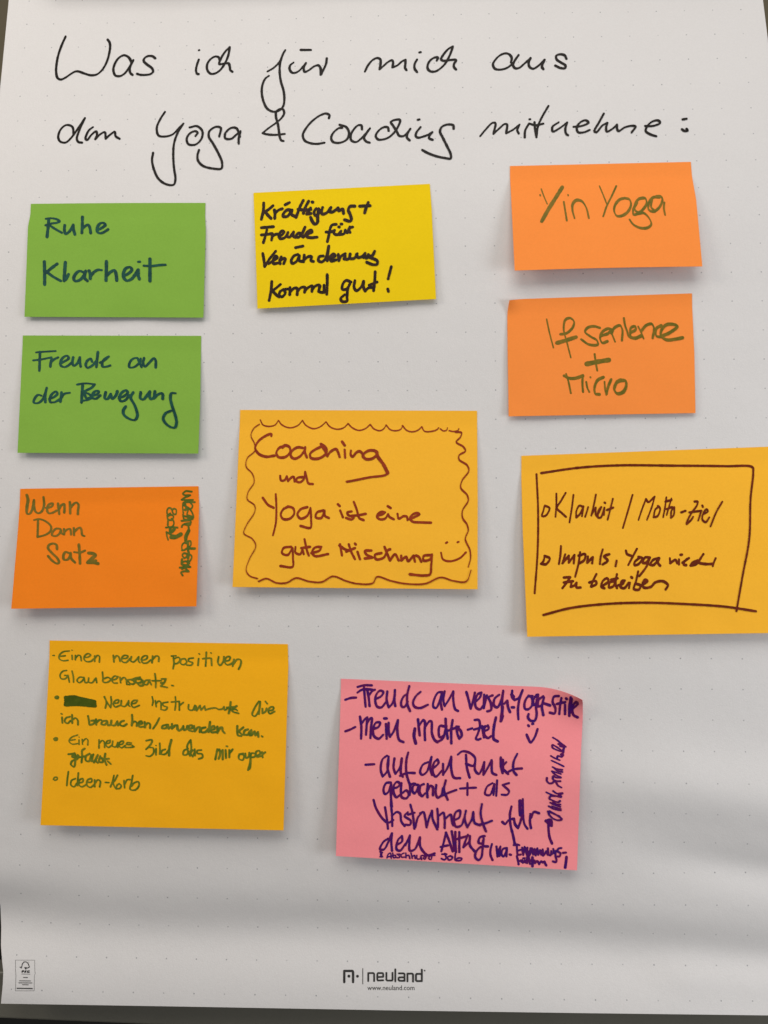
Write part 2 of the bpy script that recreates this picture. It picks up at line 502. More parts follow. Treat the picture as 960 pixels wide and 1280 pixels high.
W('n_green2', 'Freude', G1, 30, 430, 4.8, 2.6, 4.2, 5, """
96,48 94,100 92,160
72,50 120,46 190,42
55,98 100,93 140,85 165,80
166,90 160,115 158,135
160,110 180,92 205,80
215,118 240,105 268,85 258,70 235,80 220,105 222,130 245,138 270,125 292,105
295,80 290,110 298,130 320,115 335,80 335,110 340,135
408,105 400,88 380,100 370,125 380,142 410,128 435,100
443,48 438,95 434,138
455,112 480,98 508,75 490,85 470,110 472,135 495,135 518,128""")
W('n_green2', 'an', G1, 30, 430, 4.8, 2.6, 4.2, 5, """
690,105 680,85 655,88 635,110 632,138 655,140 685,120 700,88 698,115 705,138
720,85 715,115 725,135 755,108 780,85 790,100 790,140""")
W('n_green2', 'der', G1, 30, 430, 4.8, 2.6, 4.2, 5, """
105,310 85,305 65,325 58,350 80,355 110,335 125,300
136,264 128,300 128,348
150,330 180,318 200,298 192,285 170,298 155,325 158,348 185,348 215,330
225,290 222,320 218,345
222,325 240,300 275,292""")
W('n_green2', 'Bewegung', G1, 30, 430, 4.8, 2.8, 4.6, 5, """
352,248 348,300 345,350
318,243 370,236 425,242 405,262 370,280 355,290
355,290 390,300 405,320 380,335 350,340
360,290 375,325 395,322
412,310 440,300 448,284 430,282 412,300 410,322 430,328 458,308
490,290 485,325 500,330 520,300 530,328 550,310 560,284
568,325 600,312 622,292 612,278 588,290 572,318 580,342 605,338 632,308
655,290 640,320 665,370 680,430 665,455 635,450 600,425 595,400 610,375
700,290 698,325 715,332 740,305 755,285 752,310 760,330 785,318
785,285 780,325 800,305 825,295 832,300 832,328
910,295 885,295 878,320 888,370 905,420 915,470 905,500 880,498 845,470 835,445 850,415 882,400""")
# ---- yellow note
Y1 = 'brown_black'
W('n_yellow', 'Kräftigung', Y1, 315, 240, 6, 4.0, 5.2, -50, """
88,82 85,140 70,205
158,102 125,130 95,150
100,150 125,180 142,197
168,135 172,165 170,198
172,160 200,135 228,125
248,96 282,78
290,135 262,135 235,165 235,182 265,182 290,150 300,135 295,165 320,182
385,62 360,110 345,150 330,190
425,68 400,115 385,160
345,130 400,135 440,130
440,118 420,150 410,165 440,160
452,75 456,76
482,122 465,150 475,175 495,170 500,125 492,180 490,230 470,240 450,215 440,190
530,115 520,150 530,165 560,155 592,115 580,145 600,150 640,125
645,120 650,140 680,128 686,160
770,105 735,108 722,135 735,165 745,205 735,218 695,208
808,106 850,103 885,102
872,78 855,120 845,155""")
W('n_yellow', 'Freude', Y1, 315, 240, 6, 3.8, 4.8, -50, """
70,268 110,264 160,260
112,282 100,330 85,380
70,322 110,318 150,312
155,315 150,340 146,362
150,335 175,318 200,315
200,335 228,318 240,298 222,292 205,320 210,348 240,345 265,320
270,302 262,330 280,338 300,315 312,298 308,330 325,340
365,308 345,310 330,330 345,340 372,315 398,262 375,330 385,338
390,335 415,300 445,285 450,300 420,315 412,335 440,342 488,338""")
W('n_yellow', 'für', Y1, 315, 240, 6, 3.8, 4.8, -50, """
632,242 600,248 585,280 575,330 565,372
555,300 590,300 620,285
620,285 615,310 640,320 668,292 655,320 690,312 700,285
650,262 655,262
668,240 674,240
700,295 715,305 730,270 755,262
735,262 728,290 735,302""")
W('n_yellow', 'Veränderung', Y1, 315, 300, 5.0526, 3.8, 4.8, -50, """
68,85 75,125 80,168
80,168 110,120 150,70
105,150 135,130 160,112 150,100 135,120 135,148 165,145
185,105 175,130 178,150
180,130 200,115 210,118 200,150
275,48 322,38
290,90 265,100 248,130 255,148 280,135 300,98 298,130 325,135
330,95 325,138
330,125 355,105 375,105 372,130 388,135
450,100 425,105 420,130 440,138 465,115 485,38 478,90 475,130
495,120 525,100 515,88 495,105 500,132 530,125
545,90 548,130 560,105 590,85
590,100 580,120 610,118 620,88 618,115 645,115 665,85
660,90 670,110 700,100 715,82 705,110 740,95
735,90 720,115 760,95 775,70 760,100 745,110 790,130 790,152 765,155 725,140""")
W('n_yellow', 'kommt', Y1, 315, 300, 5.0526, 3.8, 4.8, -50, """
125,262 120,320 108,382
180,280 150,305 125,322
130,322 155,348 172,360
200,312 178,325 172,350 190,358 210,335 205,315 235,308
240,300 238,345
240,330 265,305 285,305 285,345
285,330 310,300 335,300 332,330
335,320 355,300 380,290 378,325
380,315 400,290 425,285 420,325
430,290 425,325 450,330 470,320
475,218 475,280 472,342
455,285 455,330""")
W('n_yellow', 'gut!', Y1, 315, 300, 5.0526, 3.8, 4.8, -50, """
625,265 595,255 575,275 570,310 590,312 612,290 622,265 605,310 600,360 600,385 570,388 560,370 585,345
650,255 645,300 660,320 690,295 705,260 705,300 715,322
778,200 775,260 768,320
715,320 740,300 760,300
740,285 790,265
880,168 870,205 860,245
858,310 862,325""")
# ---- orange notes right
O1 = 'olive'
W('n_orange1', 'Yin', O1, 665, 225, 5.333, 1.6, 4.6, 65, """
62,60 80,110 102,160
@2.0,5.6 202,48 160,115 110,195 65,275
212,145 222,205 232,270
240,98 242,104
54,98 56,104
284,255 270,200 272,160 295,135 330,140 360,180 380,255""")
W('n_orange1', 'Yoga', O1, 665, 225, 5.333, 1.6, 3.8, 65, """
450,40 475,100 502,168
@1.8,2.6 562,40 530,110 500,170 475,242
620,120 585,130 555,165 548,205 565,238 600,238 640,210 660,165 650,130 620,120
745,120 715,125 690,155 685,195 710,215 745,190 765,150 755,122 735,118
700,150 675,200 678,230 705,225 745,220 785,260 795,295 770,318 720,318 675,295 650,262
850,115 810,115 780,150 778,195 810,210 850,180 870,130 860,110 830,108
800,130 795,180 820,205
882,150 880,190 888,232""")
W('n_orange2', 'If', O1, 675, 390, 5.0526, 1.6, 3.6, 65, """
42,45 60,130 85,225
195,288 170,190 150,110 160,50 190,38 215,60 205,100 165,135 130,140
@2.0,5.2 108,195 160,180 228,158""")
W('n_orange2', 'sentence', O1, 675, 390, 5.0526, 1.8, 4.0, 65, """
378,100 340,90 300,100 285,125 320,155 360,180 365,205 310,205 260,172
385,150 430,135 452,110 430,105 395,125 380,165 395,195 425,185
@2.0,4.6 440,105 455,140 475,188
452,135 470,100 505,85 520,110 518,180
@2.4,3.6 530,38 538,85 552,125
@2.0,4.8 552,125 560,150 600,165 640,150
572,130 605,110 600,90 575,100 570,150
620,90 640,130 655,168
640,120 670,85 705,75 720,100 712,165
765,85 735,105 735,150 760,158
@1.8,4.6 775,150 820,130 868,90 845,78 800,80 770,110 765,150 800,175 850,172 900,162""")
W('n_orange2', 'plus', O1, 675, 390, 5.0526, 2.0, 6.4, 80, """
296,328 360,315 434,303
@2.6,3.4 345,265 352,315 362,370""")
W('n_orange2', 'Micro', O1, 675, 390, 5.0526, 2.0, 4.2, 65, """
165,390 180,440 195,512
@2.4,4.4 152,402 185,418 225,418 270,402
270,402 268,450 272,505
292,440 300,480 312,505
318,410 320,414
400,412 365,430 345,475 350,515 375,520
@1.8,3 408,440 412,490 418,520
450,425 430,475 420,520
@2.0,5.0 510,430 485,445 470,490 490,515 525,505 545,465 540,435 505,432""")
W('n_orange3', 'Wenn', O1, 20, 605, 8, 2.3, 3.4, 5, """
@3.4,4.2 108,110 120,160 112,210 106,270
106,270 110,295 135,298 160,260 180,160 180,220 195,275 225,292 260,270 280,210 275,130
298,240 330,235 360,220 368,195 345,195 318,220 312,270 330,292 370,285 405,265
420,195 425,240 432,300
430,250 455,210 480,200 485,230 482,285
538,180 540,230 542,292
540,245 570,205 605,185 625,210 620,260 618,300""")
W('n_orange3', 'Dann', O1, 20, 605, 8, 2.3, 3.2, 5, """
220,360 218,440 215,530
180,360 230,350 300,375 350,425 345,470 300,505 215,530
445,450 405,445 370,475 360,510 395,520 430,500 450,460 455,490 480,505
480,450 482,500
485,480 510,455 540,450 548,475 550,505
578,440 580,510
582,480 610,450 640,435 655,460 662,510 685,520""")
W('n_orange3', 'Satz', O1, 20, 605, 8, 2.5, 3.8, 5, """
410,650 405,610 375,595 330,610 320,640 360,690 415,745 430,785 410,795 360,765 320,720
530,690 495,680 475,710 480,755 515,755 540,720 545,690 550,740 590,785
628,605 635,680 640,795
580,680 640,685 690,665
@4.2,5.4 725,690 770,695 790,710 760,745 715,785 770,785 820,795
@3,4 740,770 800,765""")
W('n_orange3', 'Wenn_vertical', O1, 190, 605, 10.67, 1.8, 2.8, 90, """
530,102 450,95 430,110 410,130 440,150 490,160 440,180 395,210 460,215 545,212
455,150 510,150
570,242 500,240 420,250 410,300 415,380
@2.6,4.0 440,255 450,300 470,330 440,345
510,245 540,290 520,330 490,330
420,280 500,330 540,390 550,450 500,440 440,430 415,420 420,380
480,350 470,410 530,430 480,460
415,430 430,470 500,480 520,510
395,490 470,485 540,465
395,575 410,545 470,525 515,520 505,545 440,540
@2.4,3.6 485,560 490,600 470,650 440,700 445,740""")
W('n_orange3', 'dann_vertical', O1, 190, 605, 10.67, 1.8, 2.8, 90, """
@4.6,5.6 490,620 455,700 450,755
400,885 400,820 430,785 470,800 470,850 430,880 400,885
440,780 510,760 520,800 500,840 480,870
@2.6,3.4 500,860 570,860
@3.2,4.2 480,780 480,870 490,930 480,990
425,985 405,950 420,925 460,930 460,970 430,990
470,930 520,950 530,980 510,1020 480,1060
@2.8,3.6 400,1000 400,1070 470,1080 480,1020
410,1040 450,1030 500,1060
370,1115 440,1110 510,1105
410,1080 490,1090
400,1135 430,1120 490,1165 420,1165 388,1180 410,1220
""")
W('n_orange3', 'Satz_vertical', O1, 190, 605, 10.67, 1.8, 2.7, 90, """
325,375 320,340 290,330 270,355 290,400 315,405 325,375
270,350 245,320 215,325 200,360 210,410 245,390
200,420 215,470 265,480 285,430 250,410 215,430
@2.6,3.6 215,470 210,550
260,460 290,500 285,550 240,590 215,560
185,580 260,575 340,580
@3.6,4.6 240,600 250,640 300,600
215,745 200,700 192,640 230,660 260,680 320,690
@4.0,5.4 255,710 310,710 350,690 385,668""")
# ---- amber note in the middle
R1 = 'rust'
W('n_amber1', 'Coaching', R1, 295, 515, 4.8, 2.6, 4.2, -75, """
212,145 212,132 180,142 135,175 115,215 135,250 180,268 230,262
290,205 260,215 242,245 255,270 295,270 325,240 320,210 290,200 280,215
400,215 370,212 335,235 330,265 350,280 385,265 410,230 415,210 415,245 425,272
505,210 475,225 445,250 450,275 490,280 530,260 545,235 535,210 510,192
510,195 535,235 548,265 565,240 600,222 612,240 622,270
652,225 655,275
637,178 652,200
690,230 688,255 700,268 720,245 740,235 755,245 762,272
830,230 795,232 765,255 775,280 815,280 845,255 845,240 830,232
@4.2,5.2 845,240 850,265 885,315 910,365
@2.4,3.4 910,370 890,380 800,392 710,410 665,418""")
W('n_amber1', 'und', R1, 295, 515, 4.8, 2.6, 3.8, -75, """
265,382 270,410 290,410 305,385 312,415 330,395 345,388 352,418
400,390 370,395 360,412 380,422 405,405 415,358 425,400 435,428 460,432""")
W('n_amber1', 'Yoga', R1, 300, 600, 3.6923, 2.6, 3.8, -75, """
105,82 130,115 155,128
165,65 168,130 165,200 152,255
225,122 200,135 188,160 200,180 230,178 250,155 245,130 222,122
310,125 280,135 265,160 280,178 310,165 325,128 325,128 328,180 325,220 280,212
385,140 355,150 350,172 375,175 390,140 392,165 410,175""")
W('n_amber1', 'ist', R1, 300, 600, 3.6923, 2.6, 3.8, -75, """
452,112 460,120
462,140 475,172
515,145 495,150 500,162 525,172 515,182 490,175
525,100 540,140 550,175 570,185
515,165 550,162 580,156""")
W('n_amber1', 'eine', R1, 450, 510, 6.4, 2.4, 3.8, -75, """
140,862 180,850 200,835 175,830 145,845 135,870 160,890 200,885 225,850 235,870 270,890
222,785 245,800
300,845 310,885 350,865 375,870 380,898
395,890 440,870 475,850 460,840 425,850 400,880 420,908 490,915 568,917""")
W('n_amber1', 'gute', R1, 300, 660, 3.2, 2.6, 3.8, -75, """
205,75 175,80 168,100 190,108 210,80 212,120 210,155 162,152
222,75 222,98 240,105 250,85 255,105
258,45 268,90 275,110
245,80 280,75
285,100 318,90 325,75 300,78 288,98 300,112 352,104""")
W('n_amber1', 'Mischung', R1, 300, 660, 3.2, 2.8, 4.0, -75, """
400,65 408,110
398,70 420,85 440,90
435,65 445,95 460,125
425,95 460,80
460,62 463,66
470,95 480,125
525,90 500,92 505,105 530,118 500,122
565,100 540,108 545,125 575,118 590,90 600,85
578,75 590,105 600,130 620,105 635,130
645,110 645,130 665,115 672,132 695,110 700,135
705,110 715,115 725,135
760,108 735,112 735,130 760,125 768,105 765,150 760,185 735,190 680,185""")
W('n_amber1', 'smiley', R1, 300, 660, 3.2, 2.2, 3.2, -75, """
824,60 829,57
870,57 875,55
804,98 812,125 840,133 880,120 904,97""")
W('n_amber1', 'wavy_frame', R1, 280, 500, 2.8235, 1.1, 2.2, -75, """
128,70 138,88 160,93 180,88 192,72
192,72 205,88 232,98 260,90 277,72
277,72 288,88 315,101 340,94 360,77
360,77 374,94 398,103 422,98 438,83
438,83 452,97 476,107 500,100 516,86
516,86 530,102 552,108 565,100 572,88
572,88 588,105 610,108 625,102 630,90
630,90 645,107 665,112 685,106 698,94
698,94 708,110 735,110 752,104 758,97
764,102 775,109 786,106 789,97
795,108 810,111 826,107 829,100
@1.4,3.0 818,113 838,115 835,130 820,148 845,165 852,180 830,195 830,210 858,230 864,250 840,285 836,310 858,335 862,355 842,390 842,415 858,440 862,460 852,490 868,530 870,560 862,590
@1.0,2.0 125,85 105,100 95,125 108,155 108,180 82,205 78,235 100,260 106,290 85,325 82,350 108,372 108,395 80,440 70,470 100,490 112,515 90,560 78,600 90,620 118,630
@1.3,2.4 122,640 150,630 185,645 220,645 255,628 300,640 345,642 385,622 430,638 470,648 525,646 540,624 590,638 640,648 710,648 765,626 810,638 855,640 872,600""")
# ---- amber note at the right
W('n_amber2', 'drawn_box', 'dark_rust', 640, 540, 3, 2.8, 3.6, -75, """
92,158 98,300 96,450 85,605
110,154 250,134 400,125 600,126 800,128 902,132 905,150 895,250 890,400 865,540 842,672
118,686 220,660 350,645 500,640 650,645 800,655 915,672""")
W('n_amber2', 'Klarheit', 'dark_rust', 665, 600, 6.4, 2.4, 3.4, -75, """
100,210 90,250 80,288 110,285 140,225 105,205
195,108 195,200 188,295
270,102 230,170 200,225 240,265 272,295
332,118 318,230 300,340
410,215 380,205 355,250 355,300 385,270 412,210 400,290
450,215 440,250 425,295
512,115 495,200 475,285
480,270 510,220 510,270 520,290 545,240 555,215 530,250 530,300 550,300 580,220 575,280
582,180 585,183
648,148 625,240 605,318
600,240 650,220""")
W('n_amber2', 'slash', 'dark_rust', 665, 600, 6.4, 2.6, 3.4, -75, "805,118 770,240 727,385")
W('n_amber2', 'Motto-Ziel', 'dark_rust', 790, 610, 7.3846, 2.3, 3.5, -75, """
60,296 95,190 130,100 150,130 210,78 185,170 138,295
250,170 215,200 200,270 235,260 260,190 240,165
318,85 305,180 288,270
365,95 340,180 320,250
310,125 365,110
320,195 370,175
390,175 365,210 360,275 385,250 392,180
455,225 495,210
580,125 605,125 600,160 550,230 505,320 505,335 550,290 565,265
530,225 640,210
640,210 625,260 612,300
650,160 655,175
660,240 700,215 690,195 660,230 650,290 680,315 715,270
835,125 780,220 725,355""")
W('n_amber2', 'Impuls,', 'dark_rust', 665, 675, 5.647, 2.9, 4.2, -75, """
90,112 80,150 65,168 100,170 125,130 90,112
205,42 200,110 190,170
235,100 215,165 260,110 260,160 300,105 295,165
340,85 330,160 305,260
330,110 375,100 370,140 335,165
395,115 390,160 430,120 425,165
500,65 485,120 480,170
545,100 510,115 535,145 500,172
598,145 590,185""")
W('n_amber2', 'Yoga', 'dark_rust', 770, 675, 6.857, 2.8, 4.2, -75, """
85,90 95,120 130,135
180,75 145,140 105,215
205,150 160,190 160,215 195,205 225,155 195,145
290,150 250,150 230,195 255,195 290,155 260,230 200,310
370,155 320,170 290,210 320,215 355,180 370,160 360,195 378,220""")
W('n_amber2', 'wieder', 'dark_rust', 770, 675, 6.857, 2.6, 4.4, -75, """
462,155 465,200 490,180 510,170 525,200
540,165 540,210
555,127 565,125
570,195 625,155 600,170 580,210 600,215
700,175 650,200 640,220 690,205 750,120 710,190 760,205 830,205
855,155 840,190 830,225""")
W('n_amber2', 'zu', 'dark_rust', 665, 675, 5.647, 2.9, 4.2, -75, """
225,265 270,262 245,300 215,340
225,300 290,290
280,290 275,330 300,320 315,300 315,335 342,335""")
W('n_amber2', 'betreiben', 'dark_rust', 665, 675, 5.647, 2.9, 4.2, -75, """
455,240 430,290 415,330
405,300 450,290 455,310 420,330
490,330 540,290 530,270 500,290 490,330 510,340
585,290 550,300 545,335 575,325 600,240 590,310 600,340
560,280 605,270
610,320 640,310 655,285 635,290 625,330 650,340 685,300
692,300 685,340
702,262 706,266
750,220 735,290 720,345 755,350 765,320 740,310
770,320 815,290 800,280 780,310 790,335 840,330 870,300 920,290 950,305 960,320 943,350""")
# ---- amber note lower left
O2 = 'moss'
W('n_amber3', 'Einen', O2, 60, 805, 6, 1.8, 2.8, 30, """
36,86 48,86
160,52 115,58 85,85 85,110 110,125 150,122
88,92 130,88
178,45 182,47
180,85 182,115
205,85 205,118
205,110 225,85 242,88 250,125
270,100 300,98 320,82 300,72 278,85 270,110 285,130 320,130 345,110
350,90 350,130
350,110 370,85 385,92 385,135""")
W('n_amber3', 'neuen', O2, 60, 805, 6, 2.0, 3.0, 30, """
490,85 495,135
492,115 515,88 530,95 540,130
550,110 590,105 600,90 575,85 555,100 555,130 585,138 615,110
625,95 620,125 640,135 665,115 680,95 680,130 690,140
700,125 740,110 745,90 720,90 700,115 710,140 740,142 770,120
785,90 780,140
785,115 810,90 830,95 830,130""")
W('n_amber3', 'positiven', O2, 200, 805, 6, 2.0, 3.0, 30, """
85,90 120,88
100,100 105,145 98,185
105,110 140,100 150,120 130,145 105,148
185,110 160,115 155,145 180,155 200,135 190,112
250,105 215,112 215,128 245,140 235,158 200,158
290,110 285,160
292,72 297,76
348,62 345,120 342,165
320,110 375,105
385,108 388,160
380,66 385,68
440,95 435,140 450,160 475,130 480,95
480,130 520,120 525,95 500,98 485,130 500,155 530,150 550,135
555,115 545,165
550,150 580,115 605,120 605,155 590,188""")
W('n_amber3', 'Glaubenssatz', O2, 60, 805, 6, 1.9, 2.8, 30, """
140,198 110,205 90,235 100,260 130,260 150,235 125,235
150,235 160,285
180,202 190,245 192,285
270,250 235,250 218,275 235,290 262,270 270,250 280,290 300,285
305,255 305,285 330,290 355,260 360,255 365,290
408,210 412,250 415,285 450,285 470,265 450,250 420,260
480,270 510,262 525,245 500,240 480,262 490,290 520,292
540,250 545,290
545,270 570,250 585,265 590,295
625,265 595,272 610,290 615,302 590,302
@2.2,3.4 660,255 625,268 650,285 640,300 620,298
@2.4,3.8 690,250 655,262 665,290 700,285 700,265 670,262
@2.4,3.8 710,275 715,305 690,312 675,300
765,270 735,272 718,295 740,305 760,280 775,305
802,222 808,275 808,325
780,275 850,275
850,262 885,260 870,290 845,315 895,325
870,290 845,292
928,310 940,312""")
W('n_amber3', 'crossed_out_word', O2, 60, 860, 6, 5.5, 6.6, 30, """
132,72 200,68 240,80 350,102
132,92 220,92 350,118
@4.4,5.5 135,84 200,80 352,110
@4.4,5.5 130,110 220,108 350,130
130,125 220,122 352,133""")
W('n_amber3', 'bullet_mark', O2, 60, 860, 6, 2.6, 3.4, 30, """
55,70 65,62 78,68 72,78 58,76 55,70
66,70 70,70""")
W('n_amber3', 'bullet_mark', O2, 60, 860, 6, 2.6, 3.4, 30, """
45,382 55,375 68,378 66,390 50,390 45,382
56,383 62,383""")
W('n_amber3', 'Neue', O2, 60, 860, 6, 2.0, 3.0, 30, """
425,65 438,110 430,150
420,65 445,110 470,148 475,105 472,65
490,115 525,110 530,90 508,92 490,120 505,142 540,130
550,95 550,130 575,138 600,110 605,95 605,130 615,138
625,120 660,110 670,92 640,95 625,120 640,145 685,130""")
W('n_amber3', 'Instrumente', O2, 200, 805, 6, 1.9, 2.8, 30, """
-59,395 -52,430 -58,460
-35,425 -28,470
-32,450 -10,428 5,435 8,480
60,435 20,445 25,462 55,475 40,495 5,490
115,395 118,440 112,495
85,435 145,430
145,440 145,495
148,460 175,438
215,455 215,490 245,495 262,460 262,495
270,465 275,500 300,460 308,495 335,465 340,495
340,495 370,485 420,480 440,490 470,485 480,470 485,495 510,480
@2.4,3.4 530,435 525,480 515,520
500,475 560,470
@2.4,3.4 575,465 540,490 545,505 590,520
540,490 570,490 580,500""")
W('n_amber3', 'die', O2, 200, 805, 6, 2.2, 3.2, 30, """
742,430 715,470 692,530 710,542 735,515 748,480 752,432 745,480 742,525
768,485 768,520 790,508 800,482
790,430 805,448
812,500 845,494 852,474 832,472 812,496 822,522 860,506""")
W('n_amber3', 'ich', O2, 60, 860, 6, 2.2, 3.2, 30, """
105,220 108,262
98,192 106,196
165,215 135,225 125,250 145,265 170,245
180,200 182,262
182,240 205,225 222,240 225,275""")
W('n_amber3', 'brauchen', O2, 60, 860, 6, 2.4, 3.6, 30, """
300,210 308,250 312,275 345,265 350,245 325,245
360,235 362,275
362,260 385,240 400,240
440,245 410,250 400,270 425,275 445,250 450,280 470,275
475,245 475,275 500,280 520,250 525,280
570,245 545,255 540,275 565,285 590,270
630,200 632,240 628,280
630,265 650,250 665,260 665,285
675,275 705,265 700,248 680,260 685,290 715,290
725,255 728,295
728,280 750,262 765,270 765,300""")
W('n_amber3', 'slash', O2, 60, 860, 6, 2.4, 3.2, 30, "835,225 815,265 788,305")
W('n_amber3', 'anwenden', O2, 190, 875, 6, 2.5, 3.8, 30, """
110,185 80,195 75,210 105,210 120,185 125,215 145,200
150,180 150,215 175,190 185,190 190,220
190,190 200,230 225,215 235,195 240,225 260,215 265,195
265,215 300,210 300,190 278,195 275,225 305,235
315,195 320,235 345,205 360,205 358,240
400,205 370,215 370,240 400,240 425,215
435,165 430,205 425,240
440,225 470,215 465,195 445,205 445,240 480,240
490,200 490,245 510,210 525,205 530,230 545,248""")
W('n_amber3', 'kann.', O2, 190, 875, 6, 2.6, 3.8, 30, """
640,195 640,240 645,265 670,270
685,205 655,235 680,260 710,260
720,220 695,230 690,255 715,262 735,235 735,265
745,225 745,265 770,235 775,265 795,240 798,275
822,270 830,276""")
W('n_amber3', 'Ein', O2, 55, 910, 6.4, 1.6, 2.4, 30, """
270,55 220,75 200,105 225,128 270,125
205,100 250,92
280,95 280,132
278,72 282,74
305,90 308,130
308,110 335,85 350,95 350,135""")
W('n_amber3', 'neues', O2, 55, 910, 6.4, 1.9, 2.8, 30, """
440,95 440,160
440,125 465,100 480,108 485,155
495,125 525,118 530,98 505,105 495,135 515,155 540,140
550,105 548,145 575,150 590,115 590,155
600,135 630,125 635,105 610,110 600,140 620,158 650,140
700,120 665,118 660,130 700,135 720,150 690,155 650,155""")
W('n_amber3', 'Bild', O2, 180, 910, 6, 2.0, 3.2, 30, """
15,95 60,90 55,115 30,145 15,160
35,145 68,150 72,185 45,212 15,208
90,155 90,200
88,130 92,132
118,115 120,160 118,195
160,160 135,170 130,195 160,195 185,165
@2.8,4 205,90 190,150 188,205""")
W('n_amber3', 'das', O2, 180, 910, 6, 2.2, 3.2, 30, """
330,155 300,170 295,200 320,200 335,175
350,90 325,130 330,180 345,210 355,150 350,95
365,165 350,190 365,215 378,185 380,160 382,205
430,165 400,170 400,190 435,195 438,220 410,232""")
W('n_amber3', 'mir', O2, 180, 910, 6, 2.4, 3.6, 30, """
550,160 535,235
550,170 565,160 570,200 560,230
570,190 590,165 590,235
612,165 615,225
618,136 626,138
640,165 640,220
640,190 665,160""")
W('n_amber3', 'super', O2, 180, 910, 6, 2.2, 3.2, 30, """
745,190 715,200 712,230 740,240 750,205 715,195
760,190 765,225 785,215 790,185
800,195 795,260 780,315 795,300 800,250 805,190 835,195 830,215 805,220
840,210 870,195 865,170 840,180 845,215 880,210
885,180 890,220
888,195 910,182""")
W('n_amber3', 'gefällt', O2, 55, 910, 6.4, 2.3, 3.4, 30, """
195,210 230,205 245,200 225,230 245,235 250,210 250,270 240,310 215,290 225,265 270,245
260,245 280,230 270,215 262,250
325,165 305,180 305,225 300,275
280,235 330,225
365,205 335,225 335,260 360,265 378,215 380,265
395,210 385,250 400,275 430,215 415,260 430,280
450,225 440,270 470,270 465,240 440,245
490,205 485,250 500,295
465,250 520,245
510,265 535,288""")
W('n_amber3', 'Ideen', O2, 55, 910, 6.4, 2.0, 3.0, 30, """
195,350 188,400 182,460
250,405 220,420 215,455 240,470 265,440
275,360 270,415 268,460
275,440 310,430 310,405 285,415 278,450 300,470 335,455
340,435 380,430 380,405 350,415 342,455 370,475 400,455
405,415 405,470
405,445 430,415 450,425 445,470
""".rstrip())
W('n_amber3', 'bullet_mark', O2, 55, 910, 6.4, 1.8, 2.6, 30, "75,410 85,395 105,395 105,410 85,418 75,410")
W('n_amber3', 'Korb', O2, 55, 910, 6.4, 2.0, 3.0, 30, """
490,435 520,437
560,380 548,430 532,470
588,378 566,420 552,438
552,438 562,465 578,488
602,445 584,458 580,482 604,484 618,462 602,445
640,420 645,478
645,450 665,415 690,412
710,380 700,435 690,490 730,495 760,460 755,430 720,440 700,465""")
# ---- pink note
P1 = 'purple'
W('n_pink', 'Freude', P1, 425, 850, 6, 3.0, 4.4, -50, """
40,148 80,135 120,132
132,52 180,40 238,40
130,95 160,75 200,68 250,75
180,55 185,120 192,200
205,75 215,130 222,195
222,110 240,85 262,72
262,145 310,120 325,90 300,80 272,110 265,160 280,200 310,205 345,165
355,85 350,150 365,205 390,180 410,120 412,75 408,150 415,195
505,105 480,120 458,170 465,200 485,200 510,160
520,45 505,110 505,180 525,232
605,88 570,120 548,170 560,200 600,210 660,185""")
W('n_pink', 'an', P1, 425, 850, 6, 3.0, 4.4, -50, """
765,90 735,95 705,150 700,200 720,210 750,150 765,95 755,160 765,222
785,85 775,150 785,195 815,150 850,85 850,150 865,220 885,232""")
W('n_pink', 'versch.', P1, 570, 850, 6, 3.2, 4.6, -50, """
78,90 95,150 110,215 130,150 142,95
145,165 180,130 190,95 165,105 145,150 150,205 180,220 205,190
212,110 208,210 232,115
275,115 245,130 262,175 262,225 235,235
325,110 290,140 285,190 310,205 340,150 355,80 345,170 345,260 335,310
@4.5,5.5 350,200 345,250 338,305
360,180 385,155 390,200 405,240
420,205 435,205""")
W('n_pink', 'Yoga', P1, 570, 850, 6, 3.2, 4.6, -50, """
422,80 420,125 440,150
@4.8,5.6 418,110 430,125
500,75 470,135 440,150
500,75 475,150 465,220 468,295
575,120 540,125 515,170 518,215 540,220 570,190 568,130 545,118
605,110 580,150 580,190 605,170 615,110 600,190 605,260 590,305 560,305 540,280 545,255
655,120 620,150 612,200 640,190 660,130 645,200 655,262
660,175 705,190""")
W('n_pink', 'Stile', P1, 570, 850, 6, 3.2, 4.6, -50, """
770,120 735,125 725,165 745,210 740,250 705,245
790,135 780,200 775,255
755,180 820,165
818,185 818,255
825,138 830,142
860,130 850,200 850,270
@4.2,5.2 865,140 862,240
875,215 912,180 900,165 875,200 880,260 912,280""")
W('n_pink', 'Mein', P1, 425, 850, 6, 3.2, 4.6, -50, """
40,385 80,370 115,352
150,275 160,350 158,440
160,330 190,290 205,280 200,340 195,410
200,330 225,290 238,285 232,360 228,435
245,370 290,350 300,320 270,320 248,370 255,420 290,440 325,410
345,330 350,440
332,288 350,288
365,320 365,390 375,425 400,390 435,300 430,380 445,450 475,465""")
W('n_pink', 'Motto', P1, 425, 850, 6, 3.2, 4.6, -50, """
@4.4,5.6 562,365 555,420 568,475
585,295 590,350 598,415
595,340 625,300 635,310 635,390 638,450
640,350 670,310 685,310 690,400 710,450 730,465
790,350 750,345 740,390 750,430 790,400 798,345
730,465 770,440 795,360
792,290 795,350 808,440
845,300 835,370 835,475
810,380 890,350
875,350 880,400 895,440 912,420 905,380 880,360""")
W('n_pink', 'Ziel', P1, 570, 850, 6, 3.0, 4.4, -50, """
88,373 122,362
140,300 170,300 180,340 165,400 150,440 165,448 185,440
135,372 225,345
195,345 210,430
212,385 245,365 240,340 215,360 215,415 240,435 265,420
@3.8,5.0 300,280 285,350 280,420 285,445 312,460
@4.6,5.8 350,270 338,305""")
